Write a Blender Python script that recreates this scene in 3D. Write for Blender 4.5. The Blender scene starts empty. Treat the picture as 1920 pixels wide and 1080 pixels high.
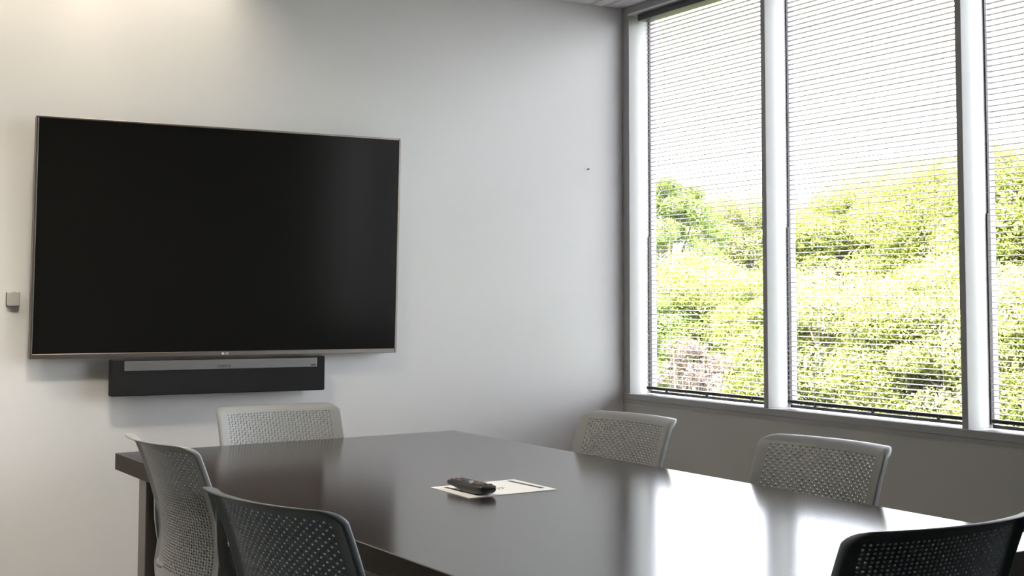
import bpy, bmesh, math, random
import numpy as np
from mathutils import Vector, Matrix, Euler

random.seed(7)
RNG = np.random.default_rng(11)
SC = bpy.context.scene
COL = SC.collection
PI = math.pi

# ------------------------------------------------------------------ camera, world, sun, exposure
CAM = Vector((-3.779, -5.5784, 1.27))
F_PX, PY = 2565.78, 398.7
YAW, PITCH, ROLL = 0.5145, 0.0639, 0.0017
cd = bpy.data.cameras.new('camera')
cam = bpy.data.objects.new('camera', cd)
COL.objects.link(cam)
cd.sensor_fit = 'HORIZONTAL'
cd.sensor_width = 36.0
cd.lens = F_PX / 1920 * 36.0
cd.shift_y = (PY - 540) / 1920
cd.clip_start = 0.05
cd.clip_end = 400
fw = Vector((math.sin(YAW) * math.cos(PITCH), math.cos(YAW) * math.cos(PITCH), math.sin(PITCH)))
r0 = Vector((math.cos(YAW), -math.sin(YAW), 0))
u0 = r0.cross(fw)
rt = r0 * math.cos(ROLL) + u0 * math.sin(ROLL)
up = -r0 * math.sin(ROLL) + u0 * math.cos(ROLL)
M = Matrix((rt, up, -fw)).transposed().to_4x4()
M.translation = CAM
cam.matrix_world = M
SC.camera = cam

SC.view_settings.view_transform = 'Standard'
SC.view_settings.look = 'None'
SC.view_settings.exposure = 2.42
SC.view_settings.gamma = 1.0
SC.view_settings.use_curve_mapping = False

SKY_HORIZON, SKY_ZENITH = 1.2, 5.2
world = bpy.data.worlds.new('world')
SC.world = world
world.use_nodes = True
wn, wl = world.node_tree.nodes, world.node_tree.links
wn.clear()
wo = wn.new('ShaderNodeOutputWorld')
bg = wn.new('ShaderNodeBackground')
tc = wn.new('ShaderNodeTexCoord')
sx = wn.new('ShaderNodeSeparateXYZ')
mr = wn.new('ShaderNodeMapRange')          # overcast sky: brighter towards the zenith
mr.inputs['From Min'].default_value = 0.0
mr.inputs['From Max'].default_value = 1.0
mr.inputs['To Min'].default_value = SKY_HORIZON
mr.inputs['To Max'].default_value = SKY_ZENITH
cl = wn.new('ShaderNodeTexNoise')          # soft clouds
cl.inputs['Scale'].default_value = 3.0
cl.inputs['Detail'].default_value = 4.0
rp = wn.new('ShaderNodeValToRGB')
rp.color_ramp.elements[0].position = 0.38
rp.color_ramp.elements[0].color = (0.85, 0.87, 1.0, 1)
rp.color_ramp.elements[1].position = 0.62
rp.color_ramp.elements[1].color = (1.0, 0.98, 0.99, 1)
wl.new(tc.outputs['Generated'], sx.inputs[0])
wl.new(sx.outputs['Z'], mr.inputs['Value'])
wl.new(tc.outputs['Generated'], cl.inputs['Vector'])
wl.new(cl.outputs['Fac'], rp.inputs['Fac'])
wl.new(rp.outputs['Color'], bg.inputs['Color'])
wl.new(mr.outputs['Result'], bg.inputs['Strength'])
wl.new(bg.outputs[0], wo.inputs['Surface'])

sd = bpy.data.lights.new('sun', 'SUN')
sd.energy = 8.0
sd.color = (1.0, 0.96, 0.86)
sd.angle = 0.02
sun = bpy.data.objects.new('sun', sd)
COL.objects.link(sun)
sun.rotation_euler = Vector((0.62, 0.25, -0.85)).to_track_quat('-Z', 'Y').to_euler()

# window portal: helps the renderer find the daylight through the glass, gives no light of its own
pd = bpy.data.lights.new('daylight_portal', 'AREA')
pd.shape = 'RECTANGLE'
pd.size, pd.size_y = 4.3, 1.95
pd.cycles.is_portal = True
po = bpy.data.objects.new('daylight_portal', pd)
COL.objects.link(po)
po.location = (0.17, -2.17, 1.73)
po.rotation_euler = Vector((-1, 0, 0)).to_track_quat('-Z', 'Z').to_euler()

# ------------------------------------------------------------------ materials
def new_mat(name):
    m = bpy.data.materials.new(name)
    m.use_nodes = True
    n = m.node_tree.nodes
    return m, n, m.node_tree.links, n['Principled BSDF']

def mat(name, col, rough=0.5, metal=0.0, ior=1.5, var=0.06, scale=30.0, bump=0.0, bscale=200.0, spec=0.5, stretch=None):
    """plain procedural material: base colour with a little noise, optional fine bump"""
    m, n, l, b = new_mat(name)
    t = n.new('ShaderNodeTexCoord')
    src = t.outputs['Object']
    if stretch:
        mp = n.new('ShaderNodeMapping')
        mp.inputs['Scale'].default_value = stretch
        l.new(src, mp.inputs['Vector'])
        src = mp.outputs[0]
    ns = n.new('ShaderNodeTexNoise')
    ns.inputs['Scale'].default_value = scale
    ns.inputs['Detail'].default_value = 4
    l.new(src, ns.inputs['Vector'])
    r = n.new('ShaderNodeValToRGB')
    r.color_ramp.elements[0].color = tuple(c * (1 - var) for c in col) + (1,)
    r.color_ramp.elements[1].color = tuple(min(1, c * (1 + var)) for c in col) + (1,)
    r.color_ramp.elements[0].position = 0.3
    r.color_ramp.elements[1].position = 0.7
    l.new(ns.outputs['Fac'], r.inputs['Fac'])
    l.new(r.outputs[0], b.inputs['Base Color'])
    b.inputs['Roughness'].default_value = rough
    b.inputs['Metallic'].default_value = metal
    b.inputs['IOR'].default_value = ior
    b.inputs['Specular IOR Level'].default_value = spec
    if bump:
        n2 = n.new('ShaderNodeTexNoise')
        n2.inputs['Scale'].default_value = bscale
        l.new(src, n2.inputs['Vector'])
        bp = n.new('ShaderNodeBump')
        bp.inputs['Strength'].default_value = bump
        bp.inputs['Distance'].default_value = 0.002
        l.new(n2.outputs['Fac'], bp.inputs['Height'])
        l.new(bp.outputs[0], b.inputs['Normal'])
    return m

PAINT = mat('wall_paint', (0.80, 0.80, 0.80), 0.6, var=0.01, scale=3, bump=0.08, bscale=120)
SILLPAINT = mat('darkened_wall_paint', (0.50, 0.495, 0.48), 0.6, var=0.01, scale=3, bump=0.08, bscale=120)  # wall paint greyed so its colour holds the shade below the sill
DARKPAINT = mat('charcoal_wall_paint', (0.07, 0.07, 0.072), 0.6, var=0.02, scale=3)
CARPET = mat('carpet', (0.10, 0.097, 0.094), 0.95, var=0.3, scale=180, bump=0.5, bscale=400)
TILE = mat('ceiling_tile', (0.72, 0.71, 0.69), 0.9, var=0.05, scale=60, bump=0.3, bscale=150)
DARKGAP = mat('ceiling_void', (0.05, 0.05, 0.05), 0.9)
ALU = mat('painted_aluminium', (0.38, 0.38, 0.38), 0.42, var=0.02)
BRONZE = mat('dark_glazing_bead', (0.018, 0.015, 0.016), 0.45)
SLAT = mat('blind_slat', (0.34, 0.28, 0.36), 0.35, var=0.02)
RAIL = mat('blind_rail_dark', (0.02, 0.018, 0.02), 0.4)
HEADR = mat('blind_headrail', (0.08, 0.08, 0.083), 0.4)
CORD = mat('blind_cord', (0.5, 0.5, 0.52), 0.8)
WOOD = mat('espresso_wood', (0.020, 0.012, 0.010), 0.165, ior=2.7, var=0.35, scale=14, stretch=(30, 1.2, 30))
PLASTIC = mat('grey_chair_plastic', (0.25, 0.26, 0.26), 0.42, var=0.03, bump=0.05, bscale=600)
DARKPLASTIC = mat('dark_chair_plastic', (0.13, 0.155, 0.168), 0.42, var=0.03, bump=0.05, bscale=600)  # darker bluish copy of the chair plastic; holds the end chair's backlit shade
FRAME = mat('grey_metal_frame', (0.20, 0.19, 0.185), 0.4, metal=0.3)
RUBBER = mat('black_rubber', (0.015, 0.015, 0.015), 0.7)
SCREEN = mat('dark_screen', (0.010, 0.010, 0.0095), 0.16, ior=1.45, var=0.02, spec=0.10)
BEZEL = mat('brushed_bezel', (0.24, 0.215, 0.195), 0.35, metal=0.85, var=0.08, scale=40, stretch=(1, 1, 40))
TVBODY = mat('tv_back_plastic', (0.03, 0.03, 0.032), 0.5)
LOGO = mat('silver_logo', (0.85, 0.85, 0.85), 0.3, metal=0.3)
GRILLE = mat('black_speaker_cloth', (0.0035, 0.0035, 0.005), 0.85, var=0.2, scale=400, bump=0.4, bscale=900)
STRIP = mat('grey_metal_strip', (0.19, 0.19, 0.19), 0.42, metal=0.5, var=0.05, scale=30, stretch=(1, 30, 30))
INK = mat('black_ink', (0.03, 0.025, 0.022), 0.7)
PAPER = mat('white_paper', (0.80, 0.795, 0.78), 0.7, var=0.01)
REMOTE = mat('black_remote_plastic', (0.018, 0.018, 0.019), 0.35)
BTN = mat('dark_grey_button', (0.10, 0.10, 0.105), 0.5)
BTNRED = mat('red_button', (0.45, 0.08, 0.04), 0.5)
BTNLT = mat('light_button', (0.62, 0.60, 0.58), 0.4)
SENSOR = mat('pale_grey_plastic', (0.46, 0.45, 0.43), 0.5)
SENSORB = mat('brown_grey_base', (0.10, 0.085, 0.075), 0.6)
BARK = mat('bark', (0.10, 0.08, 0.06), 0.9, var=0.4, scale=8)
GRASS = mat('grass', (0.035, 0.05, 0.014), 0.95, var=0.4, scale=2)

def leaf_mat(name, col):
    m, n, l, b = new_mat(name)
    oi = n.new('ShaderNodeNewGeometry')
    r = n.new('ShaderNodeValToRGB')
    r.color_ramp.elements[0].color = tuple(c * 0.55 for c in col) + (1,)
    r.color_ramp.elements[1].color = tuple(min(1, c * 1.25) for c in col) + (1,)
    l.new(oi.outputs['Random Per Island'], r.inputs['Fac'])
    l.new(r.outputs[0], b.inputs['Base Color'])
    b.inputs['Roughness'].default_value = 0.6
    b.inputs['Specular IOR Level'].default_value = 0.2
    tr = n.new('ShaderNodeBsdfTranslucent')
    l.new(r.outputs[0], tr.inputs['Color'])
    mx = n.new('ShaderNodeMixShader')
    mx.inputs[0].default_value = 0.35
    l.new(b.outputs[0], mx.inputs[1])
    l.new(tr.outputs[0], mx.inputs[2])
    l.new(mx.outputs[0], n['Material Output'].inputs['Surface'])
    return m

LEAF_LIME = leaf_mat('lime_leaves', (0.27, 0.30, 0.070))
LEAF_GREEN = leaf_mat('green_leaves', (0.20, 0.265, 0.065))
LEAF_PALE = leaf_mat('pale_leaves', (0.29, 0.31, 0.105))
LEAF_DRY = leaf_mat('dry_leaves', (0.17, 0.125, 0.10))

def glass_mat():
    m, n, l, b = new_mat('window_glass')
    n.remove(b)
    tr = n.new('ShaderNodeBsdfTransparent')
    tr.inputs['Color'].default_value = (0.96, 0.98, 0.97, 1)
    gl = n.new('ShaderNodeBsdfGlossy')
    gl.inputs['Roughness'].default_value = 0.02
    fr = n.new('ShaderNodeFresnel')
    fr.inputs['IOR'].default_value = 1.45
    ge = n.new('ShaderNodeNewGeometry')       # reflect on the outer side of each face only
    mu = n.new('ShaderNodeMath')
    mu.operation = 'MULTIPLY_ADD'
    mu.inputs[1].default_value = -1.0
    mu.inputs[2].default_value = 1.0
    l.new(ge.outputs['Backfacing'], mu.inputs[0])
    mm = n.new('ShaderNodeMath')
    mm.operation = 'MULTIPLY'
    l.new(fr.outputs[0], mm.inputs[0])
    l.new(mu.outputs[0], mm.inputs[1])
    mx = n.new('ShaderNodeMixShader')
    l.new(mm.outputs[0], mx.inputs[0])
    l.new(tr.outputs[0], mx.inputs[1])
    l.new(gl.outputs[0], mx.inputs[2])
    l.new(mx.outputs[0], n['Material Output'].inputs['Surface'])
    return m
GLASS = glass_mat()

def emit_mat(name, col, s):
    m, n, l, b = new_mat(name)
    b.inputs['Base Color'].default_value = (0.8, 0.8, 0.8, 1)
    b.inputs['Emission Color'].default_value = col + (1,)
    b.inputs['Emission Strength'].default_value = s
    return m
LAMP = emit_mat('lamp_diffuser', (1.0, 0.86, 0.68), 2.2)
FILL_LAMP = emit_mat('fill_lamp_diffuser', (1.0, 0.90, 0.76), 14.0)  # glow of two unseen fill lamps, added to brighten the left wall

# ------------------------------------------------------------------ mesh helpers
class MB:
    def __init__(s):
        s.v, s.f = [], []
    def add(s, vs, fs):
        o = len(s.v)
        s.v.extend(tuple(p) for p in vs)
        s.f.extend(tuple(i + o for i in f) for f in fs)
        return s
    def box(s, x0, x1, y0, y1, z0, z1):
        vs = [(x, y, z) for x in (x0, x1) for y in (y0, y1) for z in (z0, z1)]
        return s.add(vs, [(0, 1, 3, 2), (4, 6, 7, 5), (0, 4, 5, 1), (2, 3, 7, 6), (0, 2, 6, 4), (1, 5, 7, 3)])
    def tube(s, pts, radii, n=10, cap=True):
        pts = [Vector(p) for p in pts]
        if not hasattr(radii, '__len__'): radii = [radii] * len(pts)
        rings = []
        for i, p in enumerate(pts):
            t = (pts[min(i + 1, len(pts) - 1)] - pts[max(i - 1, 0)]).normalized()
            a = Vector((0, 0, 1)) if abs(t.z) < 0.9 else Vector((1, 0, 0))
            u = t.cross(a).normalized()
            w = t.cross(u)
            rings.append([p + (u * math.cos(k * 2 * PI / n) + w * math.sin(k * 2 * PI / n)) * radii[i] for k in range(n)])
        vs = [q for r in rings for q in r]
        fs = [(i * n + k, i * n + (k + 1) % n, (i + 1) * n + (k + 1) % n, (i + 1) * n + k) for i in range(len(pts) - 1) for k in range(n)]
        if cap:
            fs += [tuple(range(n))[::-1], tuple((len(pts) - 1) * n + k for k in range(n))]
        return s.add(vs, fs)
    def loft(s, rings, cap=True):
        n = len(rings[0])
        vs = [q for r in rings for q in r]
        fs = [(i * n + k, i * n + (k + 1) % n, (i + 1) * n + (k + 1) % n, (i + 1) * n + k) for i in range(len(rings) - 1) for k in range(n)]
        if cap:
            fs += [tuple(range(n))[::-1], tuple((len(rings) - 1) * n + k for k in range(n))]
        return s.add(vs, fs)
    def build(s, name, m, parent=None, smooth=False, bevel=0.0, seg=2, fix=True):
        me = bpy.data.meshes.new(name)
        me.from_pydata([tuple(p) for p in s.v], [], s.f)
        me.materials.append(m)
        if bevel or fix:
            b = bmesh.new()
            b.from_mesh(me)
            bmesh.ops.recalc_face_normals(b, faces=b.faces[:])
            if bevel:
                bmesh.ops.bevel(b, geom=[e for e in b.edges if e.calc_face_angle(0) > 0.6], offset=bevel, segments=seg, affect='EDGES', profile=0.5)
            b.to_mesh(me)
            b.free()
        if smooth:
            me.polygons.foreach_set('use_smooth', [True] * len(me.polygons))
        return link(name, me, parent)

def link(name, me, parent=None):
    o = bpy.data.objects.new(name, me)
    COL.objects.link(o)
    if parent is not None: o.parent = parent
    return o

def tag(o, label, cat, group=None):
    o['label'] = label
    o['category'] = cat
    if group: o['group'] = group
    return o

def thing(name, label, cat, loc=(0, 0, 0), rz=0.0, group=None):
    o = bpy.data.objects.new(name, None)
    o.empty_display_size = 0.1
    COL.objects.link(o)
    o.location = loc
    o.rotation_euler = (0, 0, rz)
    return tag(o, label, cat, group)

def struct(o):
    o['kind'] = 'structure'
    return o

def empty_struct(name):
    o = bpy.data.objects.new(name, None)
    COL.objects.link(o)
    return struct(o)

def copy_tree(o, parent=None):
    c = o.copy()
    COL.objects.link(c)
    c.parent = parent
    for ch in list(o.children): copy_tree(ch, c)
    return c

def text_mesh(name, body, size, m, parent, loc, rot, depth=0.0006, bold=0.0, spacing=1.0):
    cu = bpy.data.curves.new(name, 'FONT')
    cu.body = body
    cu.size = size
    cu.extrude = depth
    cu.offset = bold
    cu.space_character = spacing
    cu.align_x, cu.align_y = 'CENTER', 'CENTER'
    t = bpy.data.objects.new(name + '_tmp', cu)
    COL.objects.link(t)
    me = bpy.data.meshes.new_from_object(t.evaluated_get(bpy.context.evaluated_depsgraph_get()))
    bpy.data.objects.remove(t)
    bpy.data.curves.remove(cu)
    me.name = name
    me.materials.clear()
    me.materials.append(m)
    o = link(name, me, parent)
    o.location = loc
    o.rotation_euler = rot
    return o

# ------------------------------------------------------------------ room shell
XL, YB, ZC = -5.3, -8.0, 2.713            # left wall, rear wall, ceiling height
SILL, SILL_B, HEAD = 0.820, 0.803, 2.670
WALL_T = 0.16                             # thickness of the window wall
YM = [-0.0574, -1.065, -2.137, -3.209, -4.281]   # mullion centres (first: jamb)

struct(MB().box(XL, 0.0, 0.0, 0.12, -0.02, ZC + 0.50).build('wall_back', PAINT))
struct(MB().box(XL - 0.12, XL, YB, 0.12, -0.02, ZC + 0.50).build('wall_left', SILLPAINT))  # greyed here to dim the wall's reflection in the table edge
struct(MB().box(XL - 0.12, WALL_T, YB - 0.12, YB, -0.02, ZC + 0.50).build('wall_rear', DARKPAINT))
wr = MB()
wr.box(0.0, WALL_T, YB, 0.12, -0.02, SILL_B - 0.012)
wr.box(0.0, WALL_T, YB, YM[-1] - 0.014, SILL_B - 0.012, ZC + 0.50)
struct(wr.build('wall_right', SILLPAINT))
struct(MB().box(0.0, WALL_T, YM[-1] - 0.014, 0.12, HEAD, ZC + 0.50).build('trim_head', ALU))
struct(MB().box(-0.004, 0.0, YM[-1] - 0.014, -0.0574, HEAD - 0.001, HEAD + 0.008).build('trim_head_lit_edge', PAINT))  # pale strip stands in for light caught on the head's lower edge
struct(MB().box(XL - 0.12, WALL_T, YB - 0.12, 0.12, -0.14, -0.02).build('floor_slab', CARPET))
struct(MB().box(XL, 0.0, YB, 0.0, -0.02, 0.0).build('floor', CARPET))
# sill: projecting nosing and board running into the reveal
sill = MB()
sill.box(-0.006, WALL_T, YM[-1] - 0.014, 0.0, SILL_B - 0.012, SILL)
struct(sill.build('trim_sill', ALU, bevel=0.002))
struct(MB().box(-0.003, 0.0, YM[-1], -0.001, SILL_B - 0.030, SILL_B - 0.012).build('trim_sill_apron', ALU))
for nm, bx in (('baseboard_back', (XL, 0, -0.012, 0, 0, 0.1)), ('baseboard_right', (-0.012, 0, YB, -0.012, 0, 0.1)),
               ('baseboard_left', (XL, XL + 0.012, YB, -0.012, 0, 0.1))):
    struct(MB().box(*bx).build(nm, RUBBER))

# ceiling: slab with separate panels, joints recessed between them
ceil = struct(MB().box(XL - 0.12, WALL_T, YB - 0.12, 0.12, ZC + 0.40, ZC + 0.50).build('ceiling', DARKGAP))
LX, LY = (-3.395, -2.80), (-2.05, -1.45)    # hole of the ceiling lamp
xs = [0.0, -0.115, -0.197]
while xs[-1] > XL + 0.05: xs.append(max(XL, xs[-1] - 0.6))
ys = [0.0]
while ys[-1] > YB + 0.05: ys.append(max(YB, ys[-1] - 0.6))
LAMPS = [(5, 0), (6, 0), (6, 2), (7, 0), (8, 1)]
tile_cache = {}
lamp_spots = []
for i in range(len(xs) - 1):
    for j in range(len(ys) - 1):
        w, d = xs[i] - xs[i + 1], ys[j] - ys[j + 1]
        cx, cy = (xs[i] + xs[i + 1]) / 2, (ys[j] + ys[j + 1]) / 2
        if (i, j) in LAMPS:
            lamp_spots.append((cx, cy, w, d))
            continue
        key = (round(w, 3), round(d, 3))
        if key not in tile_cache:
            o = MB().box(-w / 2 + .006, w / 2 - .006, -d / 2 + .006, d / 2 - .006, 0, 0.02).build('ceiling_panel', TILE, ceil, bevel=0.002, seg=1)
            tile_cache[key] = o.data
        else:
            o = link('ceiling_panel', tile_cache[key], ceil)
        o.location = (cx, cy, ZC)
lamp_names = ['recessed square ceiling lamp above the right half of the television', 'recessed square ceiling lamp above the left half of the television',
              'added square fill lamp above the left table corner',
              'recessed square ceiling lamp left of the television', 'added square fill lamp nearest the left wall']
for k, (cx, cy, w, d) in enumerate(lamp_spots):
    t = thing('ceiling_lamp', lamp_names[k], 'lamp', (cx, cy, ZC + 0.02), 0, 'ceiling lamps')
    fr = MB()
    for x0, x1, y0, y1 in ((-w / 2, w / 2, -d / 2, -d / 2 + .04), (-w / 2, w / 2, d / 2 - .04, d / 2), (-w / 2, -w / 2 + .04, -d / 2 + .04, d / 2 - .04), (w / 2 - .04, w / 2, -d / 2 + .04, d / 2 - .04)):
        fr.box(x0, x1, y0, y1, -0.022, 0.27)
    fr.build('lamp_frame', DARKGAP, t)
    MB().box(-w / 2, w / 2, -d / 2, d / 2, 0.271, 0.29).build('diffuser', FILL_LAMP if k in (2, 4) else LAMP, t)

# ------------------------------------------------------------------ windows and blinds
GX = 0.122                                  # glass plane
def window(n):
    """bay n between two mullions, with its near mullion, glazing beads and pane"""
    far, near = YM[n - 1], YM[n]
    w = empty_struct('window_%d' % n)
    w.location = (0, (far + near) / 2, SILL)
    def put(name, mb, m, bevel=0.0):
        o = mb.build(name, m, w, bevel=bevel)
        o.matrix_parent_inverse = Matrix.Translation(-w.location)
        return o
    y1 = -0.0574 if n == 1 else far - 0.014
    y0 = near + 0.014
    put('mullion', MB().box(0.0, WALL_T, near - 0.014, near + 0.014, SILL, HEAD), ALU, 0.002)
    if n == 1:
        put('jamb', MB().box(0.0, WALL_T, -0.0574, 0.11, SILL, HEAD), ALU, 0.001)
    put('pane', MB().box(GX + .004, GX + .010, y0, y1, SILL, HEAD), GLASS)
    for a, b in ((y1 - 0.007, y1), (y0, y0 + 0.007)):
        put('glazing_bead', MB().box(GX - .006, GX + .004, a, b, SILL + .012, HEAD), BRONZE)
        put('stop_strip', MB().box(GX - .012, GX - .006, a if a > -9 and b == y1 else a, b, SILL + .012, 1.583), BRONZE)
    put('bottom_bead', MB().box(GX - .006, GX + .004, y0 + .007, y1 - .007, SILL, SILL + .012), BRONZE)
    put('top_bead', MB().box(GX - .006, GX + .004, y0 + .007, y1 - .007, HEAD - .012, HEAD), BRONZE)
    return y0, y1

SLAT_MESH = {}
def slat_mesh(L):
    k = round(L, 3)
    if k not in SLAT_MESH:
        mb = MB()
        up_, lo = [], []
        for i in range(5):
            x = -0.0125 + 0.025 * i / 4
            z = 0.0022 * (1 - (x / 0.0125) ** 2)
            up_.append((x, z + 0.0004)); lo.append((x, z - 0.0004))
        sec = up_ + lo[::-1]
        mb.loft([[(x, y, z) for x, z in sec] for y in (-L / 2, L / 2)])
        o = mb.build('slat', SLAT)
        SLAT_MESH[k] = o.data
        bpy.data.objects.remove(o)
    return SLAT_MESH[k]

BX = 0.078
def blind(y0, y1, label, cord_at=(), tassel=False):
    a, b = y0 + 0.010, y1 - 0.045
    L, cy = b - a, (a + b) / 2
    t = thing('mini_blind', label, 'blind', (BX, cy, 0.842), 0, 'mini blinds in the window bays')
    Z0 = 0.842
    MB().box(-0.056, 0.02, -L / 2, L / 2, 2.637 - Z0, 2.668 - Z0).build('headrail', HEADR, t, bevel=0.002)
    MB().box(-0.013, 0.013, -L / 2, L / 2, 0, 0.014).build('bottom_rail', RAIL, t, bevel=0.003)
    me = slat_mesh(L)
    z, k = 0.0205 + 0.012, 0
    while z < 2.637 - Z0 - 0.008:
        o = link('slat', me, t)
        o.location = (random.uniform(-.0006, .0006), random.uniform(-.0015, .0015), z)
        o.rotation_euler = (random.gauss(0, .0006), math.radians(-0.4) + random.gauss(0, .02), 0)
        z += 0.0205
    for f in (0.17, 0.5, 0.84):
        y = L / 2 - f * L
        for x in (-0.0135, 0.0135):
            MB().tube([(x, y, 0.0), (x, y, 2.637 - Z0)], 0.0008, 5).build('ladder_cord', CORD, t)
        MB().tube([(0, y + .012, -0.006), (0, y + .012, 0.002)], [0.006, 0.008], 8).build('cord_button', RAIL, t)
    if tassel:
        y = -L / 2 + 0.020
        MB().tube([(-0.030, y, 1.60 - Z0), (-0.030, y + .002, 2.2 - Z0), (-0.028, y, 2.637 - Z0)], 0.0011, 5).build('pull_cord', RAIL, t)
        MB().tube([(-0.030, y, 1.574 - Z0), (-0.030, y, 1.58 - Z0), (-0.030, y, 1.60 - Z0), (-0.030, y, 1.606 - Z0)], [0.004, 0.007, 0.003, 0.0015], 8).build('tassel', RAIL, t)
    return t

blind_labels = ['mini blind in the window bay next to the room corner', 'mini blind in the wide middle window bay with a hanging cord tassel',
                'mini blind in the bay cut by the right edge of the picture', 'mini blind in the fourth window bay counted from the corner']
for n in range(1, 5):
    y0, y1 = window(n)
    if n <= 4:
        blind(y0, y1, blind_labels[n - 1], tassel=(n == 2))

# ------------------------------------------------------------------ television
TW, TH, TILT = 1.5463, 0.9406, 0.0378
TX0, TZ0 = -2.7948, 1.040
tv = thing('television', 'large black flat screen television with thin metal bezel on the white wall', 'television', (TX0 + TW / 2, -0.07, TZ0))
tv.rotation_euler = (TILT, 0, 0)             # top leans into the room
h = TW / 2
MB().box(-h + .002, h - .002, 0.004, 0.038, 0.002, TH - .002).build('casing', TVBODY, tv, bevel=0.004)
MB().box(-h + .010, h - .010, -0.0005, 0.006, 0.019, TH - .008).build('screen', SCREEN, tv)
bz = MB()
for q in ((-h, -h + .010, 0, TH), (h - .010, h, 0, TH), (-h + .010, h - .010, 0, .019), (-h + .010, h - .010, TH - .008, TH)):
    bz.box(q[0], q[1], -0.003, 0.012, q[2], q[3])
bez = bz.build('bezel', BEZEL, tv, bevel=0.0015, seg=1)
lg = MB()
lg.tube([(-.0105, -0.0032, .0095), (-.0105, -0.0038, .0095)], .0055, 20).build('logo_disc', LOGO, bez)
text_mesh('logo_lettering', 'LG', .0125, LOGO, bez, (.006, -0.0036, .0092), (PI / 2, 0, 0), bold=.0004)
mount = MB()
mount.box(-.30, .30, 0.060, 0.069, .25, .70)
for s in (-.2, .2): mount.box(s - .02, s + .02, .030, .066, .18, .76)
m_o = mount.build('wall_mount', RUBBER, tv)
m_o.rotation_euler = (-TILT, 0, 0)
m_o.location = (0, -0.0, 0)

# ------------------------------------------------------------------ soundbar
SX0, SZ0, SZ1 = -2.4927, 0.8884, 1.033
sb = thing('soundbar', 'black cloth soundbar with a grey metal strip under the television', 'soundbar', (SX0 + .45, 0, SZ0))
sh = SZ1 - SZ0
MB().box(-.444, .45, -0.098, -0.045, 0, sh).build('body', GRILLE, sb, bevel=0.005, seg=3)
MB().box(-.30, .30, -0.046, 0.0, .03, sh - .02).build('wall_bracket', RUBBER, sb)
st = MB().box(-.396, .414, -0.1005, -0.09, .0985, .1375).build('metal_strip', STRIP, sb, bevel=0.002)
text_mesh('lettering', 'SONOS', .0150, INK, st, (.010, -0.1007, .1105), (PI / 2, 0, 0), spacing=1.12)
MB().box(.385, .407, -0.1012, -0.0985, .105, .1105).build('sensor_window', INK, st, bevel=0.0004, seg=1)

# ------------------------------------------------------------------ wall sensor
se = thing('wall_sensor', 'small square pale grey sensor on the wall left of the television', 'sensor', (-2.848, 0, 1.262))
MB().box(-.026, .026, -0.008, 0, -.018, .036).build('base_plate', SENSORB, se, bevel=0.003)
fc = MB()
def rrect(w, hh, r, n=6):
    out = []
    for cx, cy, a0 in ((w - r, hh - r, 0), (-w + r, hh - r, 90), (-w + r, -hh + r, 180), (w - r, -hh + r, 270)):
        for k in range(n + 1):
            a = math.radians(a0 + 90 * k / n)
            out.append((cx + r * math.cos(a), cy + r * math.sin(a)))
    return out
fc.loft([[(x, y, z + .009) for x, z in rrect(.0235 * k, .0265 * k, .006)] for y, k in ((-.008, 1), (-.022, 1), (-.0245, .95))])
fc.build('cover', SENSOR, se, smooth=False)
dm = MB()
dm.loft([[(.013 * math.cos(a) * k, y, .0335 + .006 * math.sin(a) * k) for a in [i * 2 * PI / 16 for i in range(16)]] for y, k in ((-.006, 1), (-.021, 1), (-.0235, .7))])
dm.build('dome', SENSOR, se)

nl = MB().tube([(-0.205, 0, 1.905), (-0.205, -0.012, 1.905)], [.0025, .0035], 8).build('nail', RUBBER)
tag(nl, 'tiny dark nail head in the white wall near the room corner', 'nail')

# ------------------------------------------------------------------ table
ZT, TT = 0.735, 0.057
A_, B_ = Vector((-2.6077, -0.6929, 0)), Vector((-1.1952, -0.5198, 0))
C_, D_ = Vector((-1.1613, -3.522, 0)), Vector((-2.538, -3.562, 0))
ctr = (A_ + B_ + C_ + D_) / 4
tb = thing('conference_table', 'long dark espresso wood conference table with thick edge and square legs', 'table', (ctr.x, ctr.y, 0))
top = MB()
def quad(z, k=0.0):
    return [((p - ctr) * (1 - k)).to_tuple()[:2] + (z,) for p in (A_, B_, C_, D_)]
top.loft([quad(ZT - TT), quad(ZT)])
top.build('tabletop', WOOD, tb, bevel=0.0018, seg=2)
EDGE = mat('matte_edge_band', (0.030, 0.022, 0.018), 0.65, var=0.25, scale=14, stretch=(4, 4, 30), spec=0.25)
for p, q in ((A_, B_), (B_, C_), (C_, D_), (D_, A_)):
    a, b = p - ctr, q - ctr
    d = (b - a).normalized(); out = Vector((d.y, -d.x, 0))
    if out.dot(a) < 0: out = -out
    MB().loft([[((e + out * o) + Vector((0, 0, z))).to_tuple() for e, z in ((a, ZT - TT + .0005), (b, ZT - TT + .0005), (b, ZT - .002), (a, ZT - .002))] for o in (-.001, .0012)]).build('edge_band', EDGE, tb)
ap = MB()
for p, q in ((A_, B_), (B_, C_), (C_, D_), (D_, A_)):
    a, b = (p - ctr) * .80, (q - ctr) * .80
    d = (b - a).normalized(); n_ = Vector((-d.y, d.x, 0)) * .012
    ap.loft([[(e - n_ + Vector((0, 0, z))).to_tuple() for e, z in ((a, ZT - TT - .07), (b, ZT - TT - .07), (b, ZT - TT), (a, ZT - TT))],
             [(e + n_ + Vector((0, 0, z))).to_tuple() for e, z in ((a, ZT - TT - .07), (b, ZT - TT - .07), (b, ZT - TT), (a, ZT - TT))]])
ap.build('apron', WOOD, tb)
def side_x(y, p, q):
    return p.x + (q.x - p.x) * (y - p.y) / (q.y - p.y)
LEGM = mat('table_leg_laminate', (0.10, 0.088, 0.080), 0.4, var=0.1, scale=14, stretch=(30, 30, 1.2))
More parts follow.
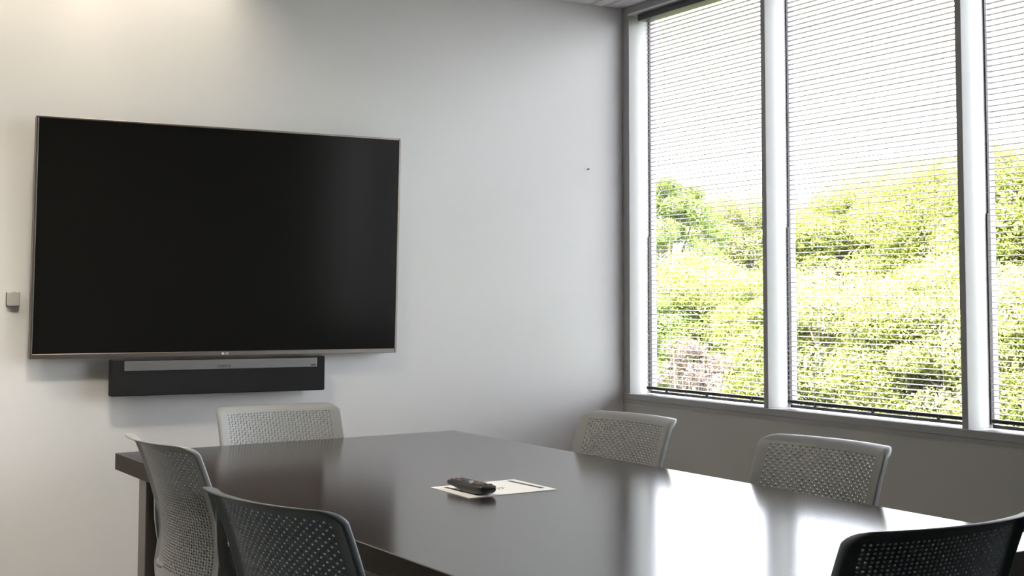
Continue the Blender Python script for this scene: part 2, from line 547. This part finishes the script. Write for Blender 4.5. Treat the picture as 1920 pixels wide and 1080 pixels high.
for y in (-1.02, -3.14):
    for P_, Q_, s in ((A_, D_, 1), (B_, C_, -1)):
        x = side_x(y, P_, Q_) + s * .048
        MB().box(x - ctr.x - .045, x - ctr.x + .045, y - ctr.y - .045, y - ctr.y + .045, 0.0, ZT - TT).build('leg', LEGM, tb, bevel=0.003)

# ------------------------------------------------------------------ sheet of paper and remote control
def on_top(x, y):
    return (CAM.x + (x - CAM.x) * 1.019, CAM.y + (y - CAM.y) * 1.019)
pc = Vector(on_top(-1.9235, -2.192) + (ZT,))
pp = thing('printed_sheet', 'white printed sheet of paper with dark bars on the dark table', 'paper', pc)
def quad_slab(pts, z0, z1):
    return MB().loft([[(x - pc.x, y - pc.y, z) for x, y in (on_top(*p) for p in pts)] for z in (z0, z1)])
quad_slab([(-2.0679, -2.092), (-1.7802, -2.0544), (-1.7775, -2.2946), (-2.0698, -2.327)], 0.0004, 0.0016).build('sheet', PAPER, pp)
quad_slab([(-1.817, -2.078), (-1.804, -2.0765), (-1.7955, -2.257), (-1.8085, -2.2585)], 0.0016, 0.0019).build('printed_bar', INK, pp)
quad_slab([(-2.039, -2.111), (-2.026, -2.109), (-2.020, -2.290), (-2.033, -2.292)], 0.0016, 0.0019).build('printed_bar', INK, pp)
mk = MB()
for (x0, y0, x1, y1) in ((-1.923, -2.20, -1.890, -2.197), (-1.918, -2.212, -1.904, -2.190), (-1.904, -2.215, -1.897, -2.190), (-1.925, -2.222, -1.906, -2.219)):
    d = Vector((x1 - x0, y1 - y0, 0)).normalized(); n_ = Vector((-d.y, d.x, 0)) * .0014
    q = [(x0 + n_.x, y0 + n_.y), (x1 + n_.x, y1 + n_.y), (x1 - n_.x, y1 - n_.y), (x0 - n_.x, y0 - n_.y)]
    mk.loft([[(x - pc.x, y - pc.y, z) for x, y in (on_top(*p) for p in q)] for z in (.0016, .0019)])
mk.build('printed_mark', mat('brown_ink', (0.22, 0.16, 0.12), 0.7), pp)

rc = thing('remote_control', 'black button remote control lying on the printed sheet', 'remote', on_top(-2.012, -2.228) + (ZT + 0.002,), math.radians(3))
RL, RW = 0.195, 0.024
rc.scale = (1.12, 1.0, 0.80)
# profile along the length: (y from far end, bottom z, top z, half width)
prof_r = [(0.097, .020, .026, .016), (.094, .016, .030, .021), (.085, .014, .0325, .0235), (.06, .012, .0335, .024), (.04, .008, .034, .024), (.02, .0015, .034, .024),
          (-.02, .0, .034, .0242), (-.06, .0, .034, .0245), (-.080, .004, .0335, .0245), (-.090, .011, .033, .0235), (-.096, .020, .031, .020), (-.098, .025, .029, .016)]
rb = MB()
rings = []
for y, zb, zt, w in prof_r:
    hm, hc = (zt - zb) / 2, (zt + zb) / 2
    ring = []
    for x, z in rrect(w, hm, min(hm, w) * .55, 4):
        ring.append((x, y, hc + z))
    rings.append(ring)
rb.loft(rings).build('remote_body', REMOTE, rc, smooth=True)
def button(x, y, w, d, m, hgt=.002):
    o = MB().box(x - w, x + w, y - d, y + d, .0335, .0345 + hgt).build('button', m, rc, bevel=.0008, seg=1)
for i, y in enumerate(np.linspace(.078, -.078, 13)):
    for j, x in enumerate((-.014, 0, .014)):
        if i in (5, 6, 7):
            continue
        m = BTN
        if i == 0 and j == 0: m = BTNRED
        if i == 9 and j == 1: m = BTNRED
        if i == 8 and j == 0: m = BTNLT
        if i == 11 and j == 2: m = BTNLT
        button(x, y, .0042, .0038, m)
wh = MB()
wh.tube([(-.004, .0, .0315), (.004, .0, .0315)], .007, 14).build('scroll_wheel', BTNLT, rc)
ring_b = MB()
for k in range(10):
    a = k * 2 * PI / 10
    ring_b.box(.0145 * math.cos(a) - .0028, .0145 * math.cos(a) + .0028, .0145 * math.sin(a) - .0028, .0145 * math.sin(a) + .0028, .0335, .0358)
ring_b.build('navigation_ring', BTN, rc)

# ------------------------------------------------------------------ chairs
CZ = np.array([.36, .43, .50, .56, .64, .72, .79, .828, .858, .92])
CY = np.array([-.030, .000, .012, .016, .004, -.020, -.046, -.062, -.075, -.102])
def prof(z): return np.interp(z, CZ, CY)
ZS = np.linspace(.36, .92, 141)
KER = np.ones(15) / 15
YS = np.convolve(np.pad(prof(ZS), 7, mode='reflect', reflect_type='odd'), KER, 'valid')
def emb(x, z, b):
    """map chair-back coordinates (across, up, depth behind the front face) to space"""
    x, z, b = np.asarray(x, float), np.asarray(z, float), np.asarray(b, float)
    y = np.interp(z, ZS, YS)
    dy = (np.interp(z + .006, ZS, YS) - np.interp(z - .006, ZS, YS)) / .012
    ln = np.sqrt(1 + dy * dy)
    return np.stack([x + 0 * z, y + .042 * (x / .23) ** 2 - b / ln, z + b * dy / ln], -1)

PW, PZ0, PZ1, PT = .4250, .462, .828, .005
NX, NZ = 34, 44
def perforated_mesh():
    gx, gz = np.linspace(-PW / 2, PW / 2, 2 * NX + 1), np.linspace(PZ0, PZ1, 2 * NZ + 1)
    GXX, GZZ = np.meshgrid(gx, gz, indexing='ij')
    ci, cj = np.meshgrid(np.arange(NX), np.arange(NZ), indexing='ij')
    par = np.where((ci + cj) % 2 == 0, 1.0, -1.0)
    cx, cz = gx[2 * ci + 1], gz[2 * cj + 1]
    ang = np.array([225, 270, 315, 0, 45, 90, 135, 180]) * PI / 180
    off = [(0, 0), (1, 0), (2, 0), (2, 1), (2, 2), (1, 2), (0, 2), (0, 1)]
    V, Fq = [], []
    base = 0
    hole_idx = []
    for side, b in ((1, 0.0), (-1, PT)):
        g = emb(GXX.ravel(), GZZ.ravel(), b)
        V.append(g)
        gi = base + np.arange(GXX.size).reshape(GXX.shape)
        base += GXX.size
        hx = cx[..., None] + .0034 * np.cos(ang) + side * par[..., None] * .0006
        hz = cz[..., None] + .0027 * np.sin(ang) + side * par[..., None] * .0005
        V.append(emb(hx.ravel(), hz.ravel(), b))
        hi = base + np.arange(hx.size).reshape(hx.shape)
        base += hx.size
        hole_idx.append(hi)
        for k in range(8):
            k2 = (k + 1) % 8
            o1 = gi[2 * ci + off[k][0], 2 * cj + off[k][1]]
            o2 = gi[2 * ci + off[k2][0], 2 * cj + off[k2][1]]
            f = np.stack([o1, o2, hi[..., k2], hi[..., k]], -1).reshape(-1, 4)
            Fq.append(f[:, ::-1] if side < 0 else f)
    for k in range(8):
        k2 = (k + 1) % 8
        Fq.append(np.stack([hole_idx[0][..., k], hole_idx[0][..., k2], hole_idx[1][..., k2], hole_idx[1][..., k]], -1).reshape(-1, 4))
    V, Fq = np.concatenate(V), np.concatenate(Fq)
    me = bpy.data.meshes.new('perforated_panel')
    me.from_pydata(V.tolist(), [], Fq.tolist())
    me.materials.append(PLASTIC)
    return me

def shell_mesh():
    side = [(0, 0), (.014, 0), (.027, 0), (.0345, .0006), (.038, .0025), (.0395, .0065), (.0400, .0180),
            (.0375, .0205), (.0345, .0190), (.0290, .0140), (.0190, .0080), (.008, .0055), (0, .005)]
    topp = [(0, 0), (.006, .001), (.013, .004), (.020, .009), (.027, .016), (.034, .026), (.040, .037),
            (.0370, .0395), (.0305, .029), (.0240, .019), (.0170, .0115), (.006, .0065), (0, .005)]
    bott = [(0, 0), (.010, 0), (.022, .0005), (.032, .001), (.040, .002), (.044, .004), (.0445, .006),
            (.043, .007), (.040, .007), (.030, .0065), (.020, .0055), (.010, .005), (0, .005)]
    rad = .010
    per = []                                   # (x, z, nx, nz) around the panel
    a, z0, z1 = PW / 2, PZ0, PZ1
    def corner(cx, cz, a0):
        for k in range(11):
            t = math.radians(a0 + 90 * k / 10)
            per.append((cx, cz, math.cos(t), math.sin(t)))
    corner(a, z1, 0)
    for x in np.linspace(a, -a, 22)[1:-1]: per.append((x, z1, 0, 1))
    corner(-a, z1, 90)
    for z in np.linspace(z1, z0, 30)[1:-1]: per.append((-a, z, -1, 0))
    corner(-a, z0, 180)
    for x in np.linspace(-a, a, 22)[1:-1]: per.append((x, z0, 0, -1))
    corner(a, z0, 270)
    for z in np.linspace(z0, z1, 30)[1:-1]: per.append((a, z, 1, 0))
    per = np.array(per)
    nx, nz = per[:, 2], per[:, 3]
    wt, wb = np.where(nz > 0, nz, 0) ** 1.2, np.where(nz < 0, nz, 0) ** 2
    ws = 1 - wt - wb
    mb = MB()
    rings = []
    for s_, t_, b_ in zip(side, topp, bott):
        dd = ws * s_[0] + wt * t_[0] + wb * b_[0]
        bb = ws * s_[1] + wt * t_[1] + wb * b_[1]
        # squarer outer corners: push out a little on the diagonal
        dd = dd * (1 + .03 * (2 * np.abs(nx * nz)))
        rings.append(emb(per[:, 0] + nx * dd, per[:, 1] + nz * dd, bb).tolist())
    mb.loft(rings, cap=False)
    return mb

def make_chair(label):
    t = thing('conference_chair', label, 'chair', (0, 0, 0), 0, 'grey perforated chairs around the table')
    back = shell_mesh().build('backrest', PLASTIC, t, smooth=True)
    link('perforated_panel', perforated_mesh(), back)
    # seat: contoured plastic pan with rolled front edge
    st_ = MB()
    rings = []
    for k, dz, in ((.90, .0), (1.0, .012), (1.0, .022), (.965, .030)):
        ring = []
        for x, y in rrect(.225 * k, .215 * k, .07, 6):
            yy = y + .215
            z = .437 + dz + .018 * (x / .22) ** 2 * (1 if dz > .01 else .6) - .02 * max(0, (yy - .30) / .13) ** 2
            ring.append((x, yy + .01, z))
        rings.append(ring)
    st_.loft(rings)
    st_.build('seat', PLASTIC, t, smooth=True, bevel=0)
    for s in (-1, 1):
        # side arm: flat curved bar joining the back shell to the seat frame
        path = [(.244, .036, .700), (.250, .045, .670), (.253, .050, .640), (.253, .050, .59), (.251, .056, .53), (.244, .078, .47), (.232, .13, .432)]
        wid = [.006, .014, .018, .016, .014, .013, .012]
        br = MB()
        rr = []
        for (x, y, z), w in zip(path, wid):
            rr.append([(s * (x + dx * .006), y + dy * w, z + dy * w * .35) for dx, dy in ((-1, -1), (1, -1), (1.2, 0), (1, 1), (-1, 1), (-1.2, 0))])
        br.loft(rr).build('side_arm', PLASTIC, t, smooth=False, bevel=0.0015, seg=1)
        MB().tube([(s * .212, .06, .430), (s * .212, .38, .430)], .0125, 10).build('seat_rail', FRAME, t, smooth=True)
        for y0, y1 in ((.37, .44), (.07, -.05)):
            lg_ = MB().tube([(s * .212, y0, .430), (s * .222, (y0 * 2 + y1) / 3, .29), (s * .235, y1, .012)], [.0125, .0125, .011], 12).build('leg', FRAME, t, smooth=True)
            MB().tube([(s * .235, y1, 0.0), (s * .235, y1, .016)], [.014, .0135], 12).build('glide', RUBBER, lg_)
    MB().tube([(-.212, .10, .428), (.212, .10, .428)], .011, 10).build('cross_rail', FRAME, t, smooth=True)
    MB().tube([(-.212, .33, .428), (.212, .33, .428)], .011, 10).build('cross_rail', FRAME, t, smooth=True)
    return t

chairs = [
    (-1.940, -0.535, 182.6, 'grey perforated chair at the far end of the table below the soundbar'),
    (-2.640, -1.537, -85.6, 'grey perforated chair at the left table corner with its back in full view'),
    (-2.762, -2.821, -78.2, 'dark bluish perforated chair on the near left side in front of a grey chair'),
    (-1.037, -1.506, 94.2, 'grey perforated chair on the window side nearest the room corner'),
    (-1.036, -2.513, 93.8, 'grey perforated chair on the window side below the middle window'),
    (-1.798, -3.679, 3.6, 'dark backlit perforated chair at the near table end in the bottom right corner'),
]
first = make_chair(chairs[0][3])
for i, (x, y, a, lb) in enumerate(chairs):
    o = first if i == 0 else copy_tree(first)
    o.location = (x, y, 0)
    o.rotation_euler = (0, 0, math.radians(a))
    o.scale = (1, 1, 1.0115)
    o['label'] = lb
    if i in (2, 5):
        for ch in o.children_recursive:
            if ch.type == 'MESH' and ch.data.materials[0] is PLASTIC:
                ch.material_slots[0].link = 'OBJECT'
                ch.material_slots[0].material = DARKPLASTIC

# ------------------------------------------------------------------ outdoors
GZ = -7.0
struct(MB().box(1.5, 140, -90, 140, GZ - .2, GZ).build('ground', GRASS))

def foliage_mesh(name, rx, rz, nleaf, m, size, nclump, seed):
    g = np.random.default_rng(seed)
    d = g.normal(size=(nclump, 3)); d /= np.linalg.norm(d, axis=1)[:, None]
    d[:, 2] = np.where(d[:, 2] < -.55, -d[:, 2], d[:, 2])
    rr = g.uniform(.45, 1.0, nclump) ** .6
    cen = d * rr[:, None] * np.array([rx, rx, rz]) * .82
    cr = g.uniform(.22, .42, nclump) * rx * .75
    k = g.integers(0, nclump, nleaf)
    q = g.normal(size=(nleaf, 3)); q /= np.linalg.norm(q, axis=1)[:, None]
    q *= g.uniform(.3, 1.0, nleaf)[:, None] ** .5
    p = cen[k] + q * cr[k][:, None] * np.array([1, 1, .7])
    nrm = q * .6 + g.normal(size=(nleaf, 3)) * .6 + np.array([0, 0, .5])
    nrm /= np.linalg.norm(nrm, axis=1)[:, None]
    t = np.cross(nrm, g.normal(size=(nleaf, 3))); t /= np.linalg.norm(t, axis=1)[:, None]
    b = np.cross(nrm, t)
    s = g.uniform(.6, 1.3, nleaf)[:, None] * size
    V = np.stack([p - t * s, p - b * s * .45 + nrm * s * .1, p + t * s, p + b * s * .45 + nrm * s * .1], 1).reshape(-1, 3)
    Fi = np.arange(nleaf * 4).reshape(-1, 4)
    me = bpy.data.meshes.new(name)
    me.vertices.add(len(V)); me.vertices.foreach_set('co', V.astype(np.float32).ravel())
    me.loops.add(nleaf * 4); me.loops.foreach_set('vertex_index', Fi.astype(np.int32).ravel())
    me.polygons.add(nleaf); me.polygons.foreach_set('loop_start', (np.arange(nleaf) * 4).astype(np.int32))
    me.update(calc_edges=True)
    me.materials.append(m)
    return me, cen

PROTO = []
for i, (m, rx, rz, n, sz, nc) in enumerate(((LEAF_LIME, 3.0, 3.6, 55000, .060, 60), (LEAF_GREEN, 2.6, 4.0, 50000, .060, 55),
                                            (LEAF_PALE, 3.2, 3.4, 55000, .055, 70), (LEAF_LIME, 3.4, 3.2, 58000, .057, 75))):
    me, cen = foliage_mesh('foliage', rx, rz, n, m, sz, nc, 100 + i)
    PROTO.append((me, cen, rx, rz))
SHRUB, SHC = foliage_mesh('foliage', 1.5, 1.5, 14000, LEAF_PALE, .07, 40, 210)
DRY, DRC = foliage_mesh('foliage', 0.9, 1.5, 3500, LEAF_DRY, .045, 30, 220)

def pix_point(px, dist, py=571):
    """point on the line of sight of a pixel column, at a ground distance from the camera"""
    d = fw + rt * ((px - 960) / F_PX) - up * ((py - PY) / F_PX)
    k = dist / math.hypot(d.x, d.y)
    return CAM + d * k

def tree(px, dist, ytop, proto, label, rot, sc=1.0, name='broadleaf_tree'):
    me, cen, rx, rz = PROTO[proto]
    p = pix_point(px, dist, ytop)
    zc = p.z - rz * sc * .93
    t = thing(name, label, 'tree', (p.x, p.y, GZ), 0, 'trees outside the windows')
    f = link('foliage', me, t)
    f.location = (0, 0, zc - GZ)
    f.rotation_euler = (0, 0, rot)
    f.scale = (sc, sc, sc)
    f['kind'] = 'stuff'
    tk = MB()
    hgt = zc - GZ
    tk.tube([(0, 0, 0), (.05, .03, hgt * .5), (0, 0, hgt), (0, .05, hgt + rz * sc * .6)], [.22, .17, .11, .03], 8)
    R_ = Euler((0, 0, rot)).to_matrix()
    for c in cen[::6]:
        e = R_ @ (Vector(c) * sc) + Vector((0, 0, hgt))
        st0 = Vector((0, 0, hgt - rz * sc * .5))
        tk.tube([st0, (st0 + e) / 2 + Vector((0, 0, .2)), e], [.07, .045, .012], 5)
    tk.build('trunk', BARK, t, smooth=True)
    return t

T = [(420, 46, 330, 2, 'pale tree far to the left behind the screen wall', 1.3, 1.1),
     (680, 42, 300, 3, 'lime tree behind the screen wall left of the window', 2.9, 1.1),
     (900, 45, 310, 1, 'green tree behind the screen wall close to the corner window', 4.2, 1.1),
     (1110, 44, 340, 0, 'lime tree hidden mostly behind the room corner', 0.3, 1.0),
     (1245, 40, 300, 1, 'bright green pointed tree seen at the left of the corner window', 1.1, .8),
     (1375, 46, 330, 2, 'pale rounded tree seen at the right of the corner window', 2.2, .9),
     (1480, 48, 372, 3, 'low lime tree seen at the left edge of the middle window', 0.9, .95),
     (1570, 42, 338, 0, 'lime tree left of centre in the middle window', 4.0, .9),
     (1665, 44, 282, 2, 'tall pale tree rising above the others in the middle window', 5.1, 1.0),
     (1775, 40, 290, 3, 'lime tree seen at the right edge of the middle window', 3.0, .95),
     (1900, 38, 250, 0, 'tall lime tree filling the window at the right picture edge', 1.9, 1.1),
     (2090, 38, 240, 1, 'green tree just beyond the right picture edge', 0.2, 1.2),
     (2300, 40, 250, 2, 'pale tree far beyond the right picture edge', 0.7, 1.2)]
for a in T: tree(*a)
T2 = [(1310, 34, 470, 3, 'low front tree under the crowns in the corner window', 1.4, .75),
      (1440, 32, 500, 0, 'low front tree behind the mullion between corner and middle window', 2.4, .75),
      (1580, 31, 480, 2, 'low front tree in the lower left of the middle window', 3.4, .75),
      (1720, 31, 470, 0, 'low front tree in the lower right of the middle window', 4.4, .8),
      (1860, 30, 470, 2, 'low front tree in the lower part of the right edge window', 5.4, .8),
      (1210, 33, 500, 1, 'low green front tree at the left edge of the corner window', 0.4, .7),
      (2020, 30, 480, 3, 'low front tree beyond the right picture edge', 0.9, .9)]
for a in T2: tree(*a, name='young_tree')
S = [(1080, 25, 'low pale shrub left of the dry shrub beyond the corner window'), (1225, 25, 'low pale shrub at the bottom left of the corner window'),
     (1400, 24, 'low pale shrub at the bottom right of the corner window'), (1545, 24, 'low pale shrub at the bottom left of the middle window'),
     (1690, 24, 'low pale shrub at the bottom centre of the middle window'), (1830, 23, 'low pale shrub at the bottom of the right edge window'),
     (1990, 23, 'low pale shrub just beyond the right picture edge'), (2200, 23, 'low pale shrub far beyond the right picture edge')]
for i, (px, dist, lb) in enumerate(S):
    q = pix_point(px, dist, 740)
    t = thing('leafy_shrub', lb, 'shrub', (q.x, q.y, GZ), 0, 'shrubs outside the windows')
    hz = q.z - GZ
    f = link('foliage', SHRUB, t)
    f.location = (0, 0, hz * .5)
    f.rotation_euler = (0, 0, i * 1.1)
    f.scale = (1.25, 1.25, hz * .5 / 1.35)
    f['kind'] = 'stuff'
    MB().tube([(0, 0, 0), (.05, 0, hz * .4), (0, .04, hz * .8)], [.09, .06, .02], 6).build('trunk', BARK, t, smooth=True)
p = pix_point(1300, 27, 610)
ds = thing('dry_shrub', 'pinkish brown dry shrub low in the corner window', 'shrub', (p.x, p.y, GZ))
f = link('foliage', DRY, ds); f.location = (0, 0, p.z - GZ - 1.4); f['kind'] = 'stuff'
tk = MB()
tk.tube([(0, 0, 0), (0, 0, p.z - GZ - 1.2)], [.08, .03], 6)
for c in DRC[::2]:
    e = Vector(c) + Vector((0, 0, p.z - GZ - 1.4))
    tk.tube([(0, 0, p.z - GZ - 2.6), e * .9 + Vector((0, 0, -.1)), e], [.04, .02, .006], 5)
tk.build('trunk', BARK, ds, smooth=True)
